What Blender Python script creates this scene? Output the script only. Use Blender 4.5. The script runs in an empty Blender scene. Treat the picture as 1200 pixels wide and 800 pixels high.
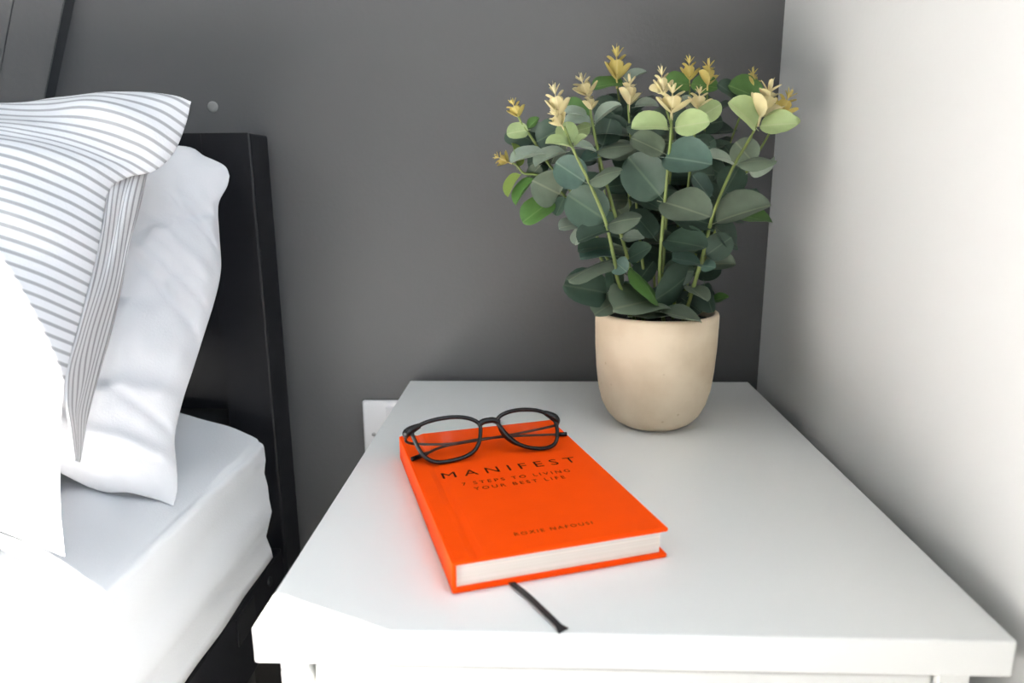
import bpy, bmesh, math, random
from mathutils import Vector, Matrix, noise

random.seed(7)
SC = bpy.context.scene
COL = SC.collection

# ------------------------------------------------------------------ camera
F_PX = 826.616
CAM = Vector((-0.246667, -0.814353, 0.782593))
YAW, PITCH, ROLL = -0.038362, -0.224298, -0.006820
FWD = Vector((math.sin(YAW) * math.cos(PITCH), math.cos(YAW) * math.cos(PITCH), math.sin(PITCH)))
_r = Vector((math.cos(YAW), -math.sin(YAW), 0.0))
_u = _r.cross(FWD)
RIGHT = _r * math.cos(ROLL) + _u * math.sin(ROLL)
UP = -_r * math.sin(ROLL) + _u * math.cos(ROLL)
cd = bpy.data.cameras.new('camera')
cd.sensor_width = 36.0
cd.lens = F_PX * 36.0 / 1200.0
cd.clip_start = 0.01
cd.dof.use_dof = True
cd.dof.focus_distance = 0.62
cd.dof.aperture_fstop = 6.3
cam = bpy.data.objects.new('camera', cd)
COL.objects.link(cam)
M3 = Matrix((RIGHT, UP, -FWD)).transposed()
cam.matrix_world = Matrix.Translation(CAM) @ M3.to_4x4()
SC.camera = cam


def ray(px, py):
    return FWD + RIGHT * ((px - 600) / F_PX) - UP * ((py - 400) / F_PX)


def on(px, py, axis, val):
    d = ray(px, py)
    t = (val - CAM[axis]) / d[axis]
    return CAM + d * t


def on_plane(px, py, p0, n):
    d = ray(px, py)
    t = (p0 - CAM).dot(n) / d.dot(n)
    return CAM + d * t


# ------------------------------------------------------------------ light
SC.view_settings.view_transform = 'Standard'
SC.view_settings.look = 'None'
SC.view_settings.exposure = 0.15
SC.view_settings.gamma = 1.0
SC.view_settings.use_curve_mapping = False
world = bpy.data.worlds.new('sky')
SC.world = world
world.use_nodes = True
bg = world.node_tree.nodes['Background']
bg.inputs[0].default_value = (0.73, 0.86, 1.0, 1)
bg.inputs[1].default_value = 4.6

SUN_ELEV = math.radians(44)
saz = Vector((-0.910, 0.4146, 0))
sdir = (saz * math.cos(SUN_ELEV) + Vector((0, 0, -math.sin(SUN_ELEV)))).normalized()
sl = bpy.data.lights.new('sun', 'SUN')
sl.energy = 64.0
sl.angle = math.radians(0.6)
sl.color = (1.0, 0.955, 0.885)
sun = bpy.data.objects.new('sun', sl)
COL.objects.link(sun)
sun.location = (2, -2, 3)
sun.rotation_euler = sdir.to_track_quat('-Z', 'Y').to_euler()

XW = 0.0126            # right wall face
WT = 0.24              # right wall thickness
WY0, WY1 = -1.75, -0.642   # window opening along the right wall
WZ0, WZ1 = 0.80, 2.33
pl = bpy.data.lights.new('window_portal', 'AREA')
pl.shape = 'RECTANGLE'
pl.size = WY1 - WY0
pl.size_y = WZ1 - WZ0
pl.cycles.is_portal = True
po = bpy.data.objects.new('window_portal', pl)
COL.objects.link(po)
po.location = (XW + WT, (WY0 + WY1) / 2, (WZ0 + WZ1) / 2)
po.rotation_euler = Matrix((Vector((0, 1, 0)), Vector((0, 0, 1)), Vector((1, 0, 0)))).transposed().to_euler()


# ------------------------------------------------------------------ materials
def new_mat(name):
    m = bpy.data.materials.new(name)
    m.use_nodes = True
    return m, m.node_tree, m.node_tree.nodes['Principled BSDF']


def mat(name, col, rough=0.5, var=0.0, scale=8.0, bump=0.0, bscale=60.0, spec=0.5, metal=0.0, sheen=0.0):
    m, nt, p = new_mat(name)
    p.inputs['Base Color'].default_value = (*col, 1)
    p.inputs['Roughness'].default_value = rough
    p.inputs['Specular IOR Level'].default_value = spec
    p.inputs['Metallic'].default_value = metal
    if sheen:
        p.inputs['Sheen Weight'].default_value = sheen
    tc = nt.nodes.new('ShaderNodeTexCoord')
    if var:
        n = nt.nodes.new('ShaderNodeTexNoise')
        n.inputs['Scale'].default_value = scale
        n.inputs['Detail'].default_value = 5
        r = nt.nodes.new('ShaderNodeValToRGB')
        r.color_ramp.elements[0].position = 0.3
        r.color_ramp.elements[1].position = 0.7
        r.color_ramp.elements[0].color = (*[c * (1 - var) for c in col], 1)
        r.color_ramp.elements[1].color = (*[min(1, c * (1 + var)) for c in col], 1)
        nt.links.new(tc.outputs['Object'], n.inputs['Vector'])
        nt.links.new(n.outputs['Fac'], r.inputs['Fac'])
        nt.links.new(r.outputs['Color'], p.inputs['Base Color'])
    if bump:
        n = nt.nodes.new('ShaderNodeTexNoise')
        n.inputs['Scale'].default_value = bscale
        n.inputs['Detail'].default_value = 4
        b = nt.nodes.new('ShaderNodeBump')
        b.inputs['Strength'].default_value = bump
        b.inputs['Distance'].default_value = 0.002
        nt.links.new(tc.outputs['Object'], n.inputs['Vector'])
        nt.links.new(n.outputs['Fac'], b.inputs['Height'])
        nt.links.new(b.outputs['Normal'], p.inputs['Normal'])
    return m


M = {}
M['grey_wall'] = mat('grey_wall_paint', (0.096, 0.095, 0.096), 0.5, 0.04, 3, 0.12, 220)
M['white_wall'] = mat('white_wall_paint', (0.63, 0.63, 0.62), 0.6, 0.015, 3, 0.1, 200)
M['ceiling'] = mat('ceiling_paint', (0.90, 0.90, 0.89), 0.7)
M['floor'] = mat('floor_carpet', (0.36, 0.34, 0.31), 0.95, 0.15, 60, 0.5, 300)
M['trim_shade'] = mat('trim_painted_shade', (0.045, 0.047, 0.05), 0.6)
M['table_white'] = mat('white_lacquer', (0.90, 0.90, 0.88), 0.30, 0.01, 2, 0.02, 120)
M['frame_white'] = mat('window_frame_white', (0.85, 0.85, 0.85), 0.4)
M['black_wood'] = mat('black_stained_wood', (0.010, 0.010, 0.012), 0.45, 0.25, 20, 0.05, 90, spec=0.3)
M['steel'] = mat('steel', (0.45, 0.45, 0.45), 0.35, metal=1.0)
M['dark_steel'] = mat('dark_steel', (0.03, 0.03, 0.032), 0.4, metal=0.6)
M['plastic_white'] = mat('white_plastic', (0.84, 0.83, 0.84), 0.25)
M['dark_hole'] = mat('dark_plastic', (0.02, 0.02, 0.02), 0.6)
M['sheet'] = mat('white_cotton', (0.86, 0.865, 0.885), 0.85, 0.01, 6, 0.12, 500, spec=0.2, sheen=0.1)
M['pillow_white'] = mat('white_pillowcase', (0.70, 0.70, 0.72), 0.85, 0.01, 6, 0.12, 500, spec=0.2, sheen=0.1)
M['cover'] = mat('orange_cloth_cover', (0.98, 0.078, 0.0005), 0.6, 0.03, 30, 0.10, 700, spec=0.12)
M['pages'] = mat('page_paper', (0.83, 0.79, 0.72), 0.8)
M['ink'] = mat('dark_foil_lettering', (0.03, 0.006, 0.003), 0.6, spec=0.05)
M['ribbon'] = mat('black_ribbon', (0.012, 0.011, 0.012), 0.6, bump=0.2, bscale=900)
M['acetate'] = mat('black_acetate', (0.007, 0.006, 0.006), 0.22, spec=0.3)
M['temple_metal'] = mat('dark_bronze_wire', (0.06, 0.035, 0.03), 0.3, metal=0.7)
M['soil'] = mat('dark_soil', (0.02, 0.013, 0.009), 0.95, 0.4, 60, 0.8, 120)
M['stem'] = mat('stem_green', (0.155, 0.205, 0.05), 0.5, 0.2, 30)


def page_lines():
    m, nt, p = new_mat('page_edges')
    tc = nt.nodes.new('ShaderNodeTexCoord')
    mp = nt.nodes.new('ShaderNodeMapping')
    mp.inputs['Scale'].default_value = (4, 4, 900)
    n = nt.nodes.new('ShaderNodeTexNoise')
    n.inputs['Scale'].default_value = 1.0
    r = nt.nodes.new('ShaderNodeValToRGB')
    r.color_ramp.elements[0].position = 0.35
    r.color_ramp.elements[0].color = (0.76, 0.70, 0.62, 1)
    r.color_ramp.elements[1].position = 0.65
    r.color_ramp.elements[1].color = (0.86, 0.81, 0.74, 1)
    nt.links.new(tc.outputs['Object'], mp.inputs['Vector'])
    nt.links.new(mp.outputs['Vector'], n.inputs['Vector'])
    nt.links.new(n.outputs['Fac'], r.inputs['Fac'])
    nt.links.new(r.outputs['Color'], p.inputs['Base Color'])
    p.inputs['Roughness'].default_value = 0.85
    return m


M['page_edges'] = page_lines()


def pot_mat():
    m, nt, p = new_mat('cream_concrete')
    tc = nt.nodes.new('ShaderNodeTexCoord')
    n = nt.nodes.new('ShaderNodeTexNoise')
    n.inputs['Scale'].default_value = 22
    n.inputs['Detail'].default_value = 6
    r = nt.nodes.new('ShaderNodeValToRGB')
    r.color_ramp.elements[0].position = 0.3
    r.color_ramp.elements[0].color = (0.60, 0.48, 0.335, 1)
    r.color_ramp.elements[1].position = 0.62
    r.color_ramp.elements[1].color = (0.71, 0.60, 0.45, 1)
    n2 = nt.nodes.new('ShaderNodeTexVoronoi')
    n2.inputs['Scale'].default_value = 55
    r2 = nt.nodes.new('ShaderNodeValToRGB')
    r2.color_ramp.elements[0].position = 0.05
    r2.color_ramp.elements[0].color = (0.55, 0.42, 0.28, 1)
    r2.color_ramp.elements[1].position = 0.09
    r2.color_ramp.elements[1].color = (1, 1, 1, 1)
    mx = nt.nodes.new('ShaderNodeMixRGB')
    mx.blend_type = 'MULTIPLY'
    mx.inputs[0].default_value = 0.35
    b = nt.nodes.new('ShaderNodeBump')
    b.inputs['Strength'].default_value = 0.25
    b.inputs['Distance'].default_value = 0.002
    L = nt.links.new
    L(tc.outputs['Object'], n.inputs['Vector'])
    L(tc.outputs['Object'], n2.inputs['Vector'])
    L(n.outputs['Fac'], r.inputs['Fac'])
    L(n2.outputs['Distance'], r2.inputs['Fac'])
    L(r.outputs['Color'], mx.inputs[1])
    L(r2.outputs['Color'], mx.inputs[2])
    L(mx.outputs[0], p.inputs['Base Color'])
    L(n.outputs['Fac'], b.inputs['Height'])
    L(b.outputs['Normal'], p.inputs['Normal'])
    p.inputs['Roughness'].default_value = 0.8
    p.inputs['Specular IOR Level'].default_value = 0.25
    return m


M['pot'] = pot_mat()


def leaf_mat(name, col, vein, var=0.25, trans=0.18, rough=0.5):
    m, nt, p = new_mat(name)
    L = nt.links.new
    tc = nt.nodes.new('ShaderNodeTexCoord')
    sep = nt.nodes.new('ShaderNodeSeparateXYZ')
    L(tc.outputs['Object'], sep.inputs[0])
    ab = nt.nodes.new('ShaderNodeMath')
    ab.operation = 'ABSOLUTE'
    L(sep.outputs['X'], ab.inputs[0])
    mr = nt.nodes.new('ShaderNodeMapRange')
    mr.inputs['From Min'].default_value = 0.008
    mr.inputs['From Max'].default_value = 0.035
    mr.inputs['To Min'].default_value = 0.55
    mr.inputs['To Max'].default_value = 0.0
    L(ab.outputs[0], mr.inputs['Value'])
    oi = nt.nodes.new('ShaderNodeObjectInfo')
    n = nt.nodes.new('ShaderNodeTexNoise')
    n.inputs['Scale'].default_value = 3.0
    n.inputs['Detail'].default_value = 3
    mp = nt.nodes.new('ShaderNodeVectorMath')
    mp.operation = 'ADD'
    L(tc.outputs['Object'], mp.inputs[0])
    L(oi.outputs['Location'], mp.inputs[1])
    L(mp.outputs[0], n.inputs['Vector'])
    ad = nt.nodes.new('ShaderNodeMath')
    ad.operation = 'ADD'
    L(oi.outputs['Random'], ad.inputs[0])
    L(n.outputs['Fac'], ad.inputs[1])
    r = nt.nodes.new('ShaderNodeValToRGB')
    r.color_ramp.elements[0].position = 0.2
    r.color_ramp.elements[1].position = 0.8
    r.color_ramp.elements[0].color = (*[c * (1 - var) for c in col], 1)
    r.color_ramp.elements[1].color = (*[c * (1 + var) for c in col], 1)
    hf = nt.nodes.new('ShaderNodeMath')
    hf.operation = 'MULTIPLY'
    hf.inputs[1].default_value = 0.5
    L(ad.outputs[0], hf.inputs[0])
    L(hf.outputs[0], r.inputs['Fac'])
    mx = nt.nodes.new('ShaderNodeMixRGB')
    mx.inputs[2].default_value = (*vein, 1)
    L(mr.outputs[0], mx.inputs[0])
    L(r.outputs['Color'], mx.inputs[1])
    L(mx.outputs[0], p.inputs['Base Color'])
    p.inputs['Roughness'].default_value = rough
    p.inputs['Specular IOR Level'].default_value = 0.35
    tr = nt.nodes.new('ShaderNodeBsdfTranslucent')
    L(mx.outputs[0], tr.inputs['Color'])
    ms = nt.nodes.new('ShaderNodeMixShader')
    ms.inputs[0].default_value = trans
    out = nt.nodes['Material Output']
    L(p.outputs[0], ms.inputs[1])
    L(tr.outputs[0], ms.inputs[2])
    L(ms.outputs[0], out.inputs['Surface'])
    return m


LM = {
    'dark': leaf_mat('leaf_dark_green', (0.050, 0.086, 0.060), (0.12, 0.17, 0.11)),
    'mid': leaf_mat('leaf_grey_green', (0.125, 0.160, 0.112), (0.26, 0.29, 0.19)),
    'teal': leaf_mat('leaf_blue_green', (0.085, 0.150, 0.118), (0.19, 0.26, 0.20)),
    'pale': leaf_mat('leaf_pale_grey', (0.29, 0.35, 0.28), (0.42, 0.46, 0.34), 0.2),
    'light': leaf_mat('leaf_light_green', (0.34, 0.43, 0.20), (0.47, 0.51, 0.29), 0.2),
    'vivid': leaf_mat('leaf_vivid_green', (0.085, 0.185, 0.045), (0.18, 0.29, 0.1), 0.25),
    'olive': leaf_mat('leaf_olive_green', (0.17, 0.24, 0.05), (0.3, 0.36, 0.12), 0.15),
    'bud': leaf_mat('bud_cream_yellow', (0.72, 0.63, 0.35), (0.78, 0.70, 0.45), 0.2),
    'bud2': leaf_mat('bud_yellow', (0.58, 0.47, 0.14), (0.68, 0.58, 0.26), 0.25),
}


def stripe_mat(name, n, axis, duty=0.36):
    """fine grey stripes woven into white cotton, along the cloth's own UV"""
    m, nt, p = new_mat(name)
    L = nt.links.new
    uv = nt.nodes.new('ShaderNodeUVMap')
    uv.uv_map = 'cloth'
    sep = nt.nodes.new('ShaderNodeSeparateXYZ')
    L(uv.outputs[0], sep.inputs[0])
    mu = nt.nodes.new('ShaderNodeMath')
    mu.operation = 'MULTIPLY'
    mu.inputs[1].default_value = n
    L(sep.outputs[axis], mu.inputs[0])
    fr = nt.nodes.new('ShaderNodeMath')
    fr.operation = 'FRACT'
    L(mu.outputs[0], fr.inputs[0])
    r = nt.nodes.new('ShaderNodeValToRGB')
    e = r.color_ramp.elements
    e[0].position = 0.0
    e[0].color = (0.74, 0.74, 0.755, 1)
    e[1].position = 1.0
    e[1].color = (0.74, 0.74, 0.755, 1)
    a, b = 0.5 - duty / 2, 0.5 + duty / 2
    for pos, c in ((a - 0.05, 0.74), (a + 0.05, 0.36), (b - 0.05, 0.36), (b + 0.05, 0.74)):
        k = e.new(pos)
        k.color = (c, c, c * 1.03, 1)
    L(fr.outputs[0], r.inputs['Fac'])
    L(r.outputs['Color'], p.inputs['Base Color'])
    p.inputs['Roughness'].default_value = 0.85
    p.inputs['Specular IOR Level'].default_value = 0.2
    tc = nt.nodes.new('ShaderNodeTexCoord')
    nz = nt.nodes.new('ShaderNodeTexNoise')
    nz.inputs['Scale'].default_value = 500
    bp = nt.nodes.new('ShaderNodeBump')
    bp.inputs['Strength'].default_value = 0.12
    bp.inputs['Distance'].default_value = 0.002
    L(tc.outputs['Object'], nz.inputs['Vector'])
    L(nz.outputs['Fac'], bp.inputs['Height'])
    L(bp.outputs['Normal'], p.inputs['Normal'])
    return m


def lens_mat():
    m, nt, p = new_mat('clear_lens')
    nt.nodes.remove(p)
    L = nt.links.new
    tr = nt.nodes.new('ShaderNodeBsdfTransparent')
    tr.inputs[0].default_value = (0.97, 0.98, 0.97, 1)
    gl = nt.nodes.new('ShaderNodeBsdfGlossy')
    gl.inputs['Roughness'].default_value = 0.02
    fz = nt.nodes.new('ShaderNodeFresnel')
    fz.inputs['IOR'].default_value = 1.18
    ms = nt.nodes.new('ShaderNodeMixShader')
    L(fz.outputs[0], ms.inputs[0])
    L(tr.outputs[0], ms.inputs[1])
    L(gl.outputs[0], ms.inputs[2])
    L(ms.outputs[0], nt.nodes['Material Output'].inputs['Surface'])
    return m


M['lens'] = lens_mat()


# ------------------------------------------------------------------ mesh helpers
def link(name, me, material, parent=None, smooth=False):
    if material and not me.materials:
        me.materials.append(material)
    if smooth:
        for f in me.polygons:
            f.use_smooth = True
    o = bpy.data.objects.new(name, me)
    COL.objects.link(o)
    if parent:
        o.parent = parent
    return o


def bm_obj(name, bm, material, parent=None, smooth=False):
    me = bpy.data.meshes.new(name)
    bm.normal_update()
    bm.to_mesh(me)
    bm.free()
    return link(name, me, material, parent, smooth)


def tag(o, label, cat, group=None):
    o['label'] = label
    o['category'] = cat
    if group:
        o['group'] = group
    return o


def struct(o, label=None):
    o['kind'] = 'structure'
    if label:
        o['label'] = label
    return o


def empty(name, loc, rz=0.0):
    o = bpy.data.objects.new(name, None)
    o.empty_display_size = 0.05
    o.location = loc
    o.rotation_euler = (0, 0, rz)
    COL.objects.link(o)
    return o


def box_bm(x0, x1, y0, y1, z0, z1, bevel=0.0, seg=2, bm=None):
    b = bm or bmesh.new()
    r = bmesh.ops.create_cube(b, size=1.0)
    for v in r['verts']:
        v.co = Vector(((x0 + x1) / 2 + v.co.x * (x1 - x0), (y0 + y1) / 2 + v.co.y * (y1 - y0), (z0 + z1) / 2 + v.co.z * (z1 - z0)))
    if bevel:
        es = list({e for v in r['verts'] for e in v.link_edges})
        bmesh.ops.bevel(b, geom=es, offset=bevel, segments=seg, affect='EDGES', profile=0.5)
    return b


def box(name, x0, x1, y0, y1, z0, z1, m, parent=None, bevel=0.0, seg=2, smooth=False):
    return bm_obj(name, box_bm(x0, x1, y0, y1, z0, z1, bevel, seg), m, parent, smooth)


def catmull(pts, n):
    P = [Vector(p) for p in pts]
    P = [P[0] * 2 - P[1]] + P + [P[-1] * 2 - P[-2]]
    out = []
    for i in range(1, len(P) - 2):
        for k in range(n):
            t = k / n
            a, b, c, d = P[i - 1], P[i], P[i + 1], P[i + 2]
            out.append(0.5 * ((2 * b) + (c - a) * t + (2 * a - 5 * b + 4 * c - d) * t * t + (3 * b - a - 3 * c + d) * t ** 3))
    out.append(P[-2].copy())
    return out


def tube_bm(pts, rad, sides=8, closed=False, bm=None, ref=None, flat=1.0):
    """rad: number or function of t; ref: direction that keeps the section's first axis; flat: ratio of 2nd axis"""
    b = bm or bmesh.new()
    n = len(pts)
    rings = []
    for i, p in enumerate(pts):
        if closed:
            t = pts[(i + 1) % n] - pts[i - 1]
        else:
            t = pts[min(i + 1, n - 1)] - pts[max(i - 1, 0)]
        t = t.normalized()
        rf = ref if ref is not None else (Vector((0, 0, 1)) if abs(t.z) < 0.9 else Vector((0, 1, 0)))
        a = (rf - t * rf.dot(t)).normalized()
        c = t.cross(a)
        r = rad(i / max(1, n - 1)) if callable(rad) else rad
        rings.append([b.verts.new(p + a * (r * math.cos(2 * math.pi * k / sides)) + c * (r * flat * math.sin(2 * math.pi * k / sides))) for k in range(sides)])
    m = n if closed else n - 1
    for i in range(m):
        A, B = rings[i], rings[(i + 1) % n]
        for k in range(sides):
            b.faces.new((A[k], A[(k + 1) % sides], B[(k + 1) % sides], B[k]))
    if not closed:
        b.faces.new(rings[0][::-1])
        b.faces.new(rings[-1])
    return b


def lathe_bm(profile, seg=64, bm=None, close=True):
    b = bm or bmesh.new()
    rings = []
    for (r, z) in profile:
        if r < 1e-6:
            rings.append([b.verts.new((0, 0, z))])
        else:
            rings.append([b.verts.new((r * math.cos(2 * math.pi * k / seg), r * math.sin(2 * math.pi * k / seg), z)) for k in range(seg)])
    for A, B in zip(rings, rings[1:]):
        for k in range(seg):
            k2 = (k + 1) % seg
            if len(A) == 1:
                b.faces.new((A[0], B[k2], B[k]))
            elif len(B) == 1:
                b.faces.new((A[k], A[k2], B[0]))
            else:
                b.faces.new((A[k], A[k2], B[k2], B[k]))
    return b


# ------------------------------------------------------------------ room
RX0, RY0, RZ1 = -2.35, -3.1, 2.4
struct(box('floor', RX0 - 0.1, XW + WT, RY0 - 0.1, 0.1, -0.1, 0.0, M['floor']))
struct(box('ceiling', RX0 - 0.1, XW + WT, RY0 - 0.1, 0.1, RZ1, RZ1 + 0.1, M['ceiling']))
struct(box('wall_back', RX0 - 0.1, XW + WT, 0.0, 0.1, 0, RZ1, M['grey_wall']))
struct(box('wall_left', RX0 - 0.1, RX0, RY0, 0.0, 0, RZ1, M['white_wall']))
struct(box('wall_front', RX0 - 0.1, XW + WT, RY0 - 0.1, RY0, 0, RZ1, M['white_wall']))
b = bmesh.new()
box_bm(XW, XW + WT, WY1, 0.0, 0, RZ1, bm=b)
box_bm(XW, XW + WT, RY0, WY0, 0, RZ1, bm=b)
box_bm(XW, XW + WT, WY0, WY1, 0, WZ0, bm=b)
box_bm(XW, XW + WT, WY0, WY1, WZ1, RZ1, bm=b)
struct(bm_obj('wall_right', b, M['white_wall']))
win = empty('window_1', (XW + WT, (WY0 + WY1) / 2, WZ0))
struct(win)
hy, hz = (WY1 - WY0) / 2, WZ1 - WZ0
for nm, a in (('frame_jamb', (-0.05, 0, hy - 0.04, hy, 0, hz)), ('frame_jamb', (-0.05, 0, -hy, -hy + 0.04, 0, hz)),
              ('frame_head', (-0.05, 0, -hy + 0.04, hy - 0.04, hz - 0.04, hz)), ('frame_sill', (-0.05, 0, -hy + 0.04, hy - 0.04, 0, 0.04))):
    box(nm, *a, M['frame_white'], win, 0.003)

# slanted boarding on the back wall beyond the bed
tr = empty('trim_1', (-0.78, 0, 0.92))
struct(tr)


def slant_board(name, edge, width, y0, y1, m, zlo=0.80, zhi=1.75):
    # edge: x of the right edge at z=.9775 ; the boarding leans with the roof line
    sl_ = (-0.752 + 0.7939) / (0.9775 - 0.8671)
    bm = bmesh.new()
    vs = []
    for y in (y0, y1):
        for (z, w) in ((zlo, 0), (zhi, 0), (zhi, width), (zlo, width)):
            x = edge + (z - 0.9775) * sl_ - w
            vs.append(bm.verts.new((x + 0.78, y, z - 0.92)))
    a, c = vs[:4], vs[4:]
    bm.faces.new(a)
    bm.faces.new(c[::-1])
    for k in range(4):
        k2 = (k + 1) % 4
        bm.faces.new((a[k2], a[k], c[k], c[k2]))
    bmesh.ops.recalc_face_normals(bm, faces=bm.faces)
    return bm_obj(name, bm, m, tr)


slant_board('shade_strip', -0.7518, 0.0012, -0.0155, -0.0005, M['trim_shade'])  # thin dark-coloured strip painting the shadow line down the casing's right side
slant_board('casing_board', -0.7531, 0.0545, -0.016, -0.0005, M['grey_wall'])
slant_board('casing_board', -0.8086, 0.30, -0.0165, -0.0005, M['grey_wall'])

# ------------------------------------------------------------------ bed
BX1, BX0 = -0.5476, -1.50
bed = empty('bed_frame', ((BX0 + BX1) / 2, -1.05, 0))
tag(bed, 'black wooden bed frame with solid headboard against the grey wall', 'bed')
bo = -Vector(bed.location)


def bbox(name, x0, x1, y0, y1, z0, z1, m=None, bevel=0.002, parent=bed):
    return box(name, x0 + bo.x, x1 + bo.x, y0 + bo.y, y1 + bo.y, z0, z1, m or M['black_wood'], parent, bevel)


HB = bed
for (xa, xb, out) in ((BX1 - 0.0523, BX1, 1), (BX0, BX0 + 0.0523, -1)):
    bm = box_bm(xa + bo.x, xb + bo.x, -0.060 + bo.y, -0.010 + bo.y, 0.0, 0.833)
    xm = (xa + xb) / 2 + bo.x
    es = [e for e in bm.edges if all((v.co.x - xm) * out > 0 for v in e.verts)]
    bmesh.ops.bevel(bm, geom=es, offset=0.0025, segments=2, affect='EDGES', profile=0.5)
    bm_obj('headboard_post', bm, M['black_wood'], bed)
bbox('headboard_panel', BX0 + 0.0525, BX1 - 0.0525, -0.060, -0.020, 0.626, 0.833, bevel=0)
bbox('headboard_inset_panel', BX0 + 0.0525, BX1 - 0.0525, -0.044, -0.026, 0.525, 0.6255, bevel=0.002)
bbox('headboard_bottom_rail', BX0 + 0.0525, BX1 - 0.0525, -0.055, -0.020, 0.27, 0.42, bevel=0.002)
rail = bbox('side_rail', BX1 - 0.028, BX1 - 0.004, -2.04, -0.0605, 0.268, 0.358)
bbox('side_rail', BX0 + 0.004, BX0 + 0.028, -2.04, -0.0605, 0.268, 0.358)
bbox('foot_rail', BX0, BX1, -2.09, -2.041, 0.0, 0.42)
b = bmesh.new()
for (yy, zz, rr) in ((-0.1055, 0.351 - 0.010, 0.0055),):
    bmesh.ops.create_uvsphere(b, u_segments=12, v_segments=8, radius=rr, matrix=Matrix.Translation((BX1 - 0.0035 + bo.x, yy + bo.y, zz)) @ Matrix.Diagonal((0.5, 1, 1, 1)))
bm_obj('rail_bolt', b, M['dark_steel'], rail, True)
box('bracket_plate', BX1 - 0.0042 + bo.x, BX1 - 0.002 + bo.x, -0.195 + bo.y, -0.150 + bo.y, 0.322, 0.352, M['dark_steel'], rail, 0.0008)
for k in range(13):
    y = -0.16 - k * 0.15
    bbox('slat', BX0 + 0.0285, BX1 - 0.0285, y - 0.035, y + 0.035, 0.342, 0.358, bevel=0.001)


def fold(x, y, z, s=9.0):
    return noise.noise(Vector((x * s, y * s, z * s)))


# mattress with its fitted sheet: section swept along the bed
def mattress():
    y_head, y_foot = -0.092, -2.035
    xr, xl = -0.5495, -1.495
    zb, zt = 0.3585, 0.505
    sec = []
    for k in range(10):
        sec.append((xr - 0.003 * math.sin(math.pi * k / 9), zb + (zt - 0.007 - zb) * k / 9))
    for k in range(1, 6):
        a = math.pi / 2 * k / 6
        sec.append((xr - 0.007 + 0.007 * math.cos(a), zt - 0.007 + 0.007 * math.sin(a)))
    ntop = 60
    W = (xr - 0.007) - (xl + 0.007)
    for k in range(0, ntop + 1):
        f = (k / ntop) ** 1.5 if k < ntop else 1
        x = xr - 0.007 - W * f
        d = min(xr - 0.007 - x, x - (xl + 0.007))
        sec.append((x, zt + 0.016 * (1 - math.exp(-d / 0.05))))
    for k in range(10):
        sec.append((xl, zt - 0.007 - (zt - 0.007 - zb) * k / 9))
    ys = []
    n = 130
    for k in range(n + 1):
        ys.append(y_head + (y_foot - y_head) * (k / n) ** 1.7)
    ns = len(sec)
    verts, faces = [], []
    for j, y in enumerate(ys):
        de = y_head - y
        for i, (x, z) in enumerate(sec):
            h = (z - zb) / (zt - zb)
            side = 1.0 if x > xr - 0.02 else 0.0
            dx = dz = 0.0
            # gathered folds of the sheet on the side and over the edge
            w = noise.noise(Vector((y * 9 + z * 14, z * 9, 3.1)))
            w2 = noise.noise(Vector((y * 24 + z * 30, z * 12, 8.0)))
            top = 1.0 if h >= 0.9 else 0.0
            if side and h < 1.02:
                dx = (0.006 * w + 0.004 * w2) * min(1, h * 2 + 0.25) - 0.004 * (1 - h) + 0.003
                sag = 0.05 * noise.noise(Vector((y * 4, 1.7, 0)))
                for hc, am, wd in ((0.42, 0.0055, 0.07), (0.70, -0.0045, 0.06), (0.20, -0.004, 0.05)):
                    dx += am * math.exp(-((h - hc - sag + 0.5 * de * (hc - 0.3)) / wd) ** 2)
                if h > 0.85:
                    dz = 0.004 * w
            if h >= 1.0:
                dz = 0.006 * noise.noise(Vector((x * 7 + y * 5, y * 6, 1.0))) + 0.005 * noise.noise(Vector((x * 22 + y * 14, y * 9 - x * 8, 4.0))) + 0.020 * math.exp(-de / 0.07) * (1 - math.exp(-(xr - x) / 0.06))
            # hem: slightly wavy bottom
            if h < 0.05:
                dz = 0.004 * noise.noise(Vector((y * 12, 0.3, 0))) + 0.004
            verts.append((x + dx, y, z + dz))
    for j in range(len(ys) - 1):
        for i in range(ns - 1):
            a = j * ns + i
            faces.append((a, a + 1, a + ns + 1, a + ns))
        a = j * ns
        faces.append((a + ns - 1, a, a + ns, a + ns + ns - 1))
    faces.append(tuple(range(ns))[::-1])
    faces.append(tuple((len(ys) - 1) * ns + i for i in range(ns)))
    me = bpy.data.meshes.new('mattress')
    me.from_pydata(verts, [], faces)
    bm = bmesh.new()
    bm.from_mesh(me)
    bmesh.ops.recalc_face_normals(bm, faces=bm.faces)
    bm.to_mesh(me)
    bm.free()
    o = link('mattress', me, M['sheet'], None, True)
    for f in me.polygons:
        if len(f.vertices) > 4:
            f.use_smooth = False
    tag(o, 'mattress under a creased white fitted sheet on the black bed', 'mattress')
    return o


mattress()


# pillows -----------------------------------------------------------------
def poly_eval(pts, t):
    """arc length parametrised polyline through a catmull curve"""
    seg = [0.0]
    for a, c in zip(pts, pts[1:]):
        seg.append(seg[-1] + (c - a).length)
    s = t * seg[-1]
    for i in range(len(pts) - 1):
        if s <= seg[i + 1] + 1e-9:
            f = (s - seg[i]) / max(1e-9, seg[i + 1] - seg[i])
            return pts[i].lerp(pts[i + 1], f)
    return pts[-1].copy()


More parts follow.
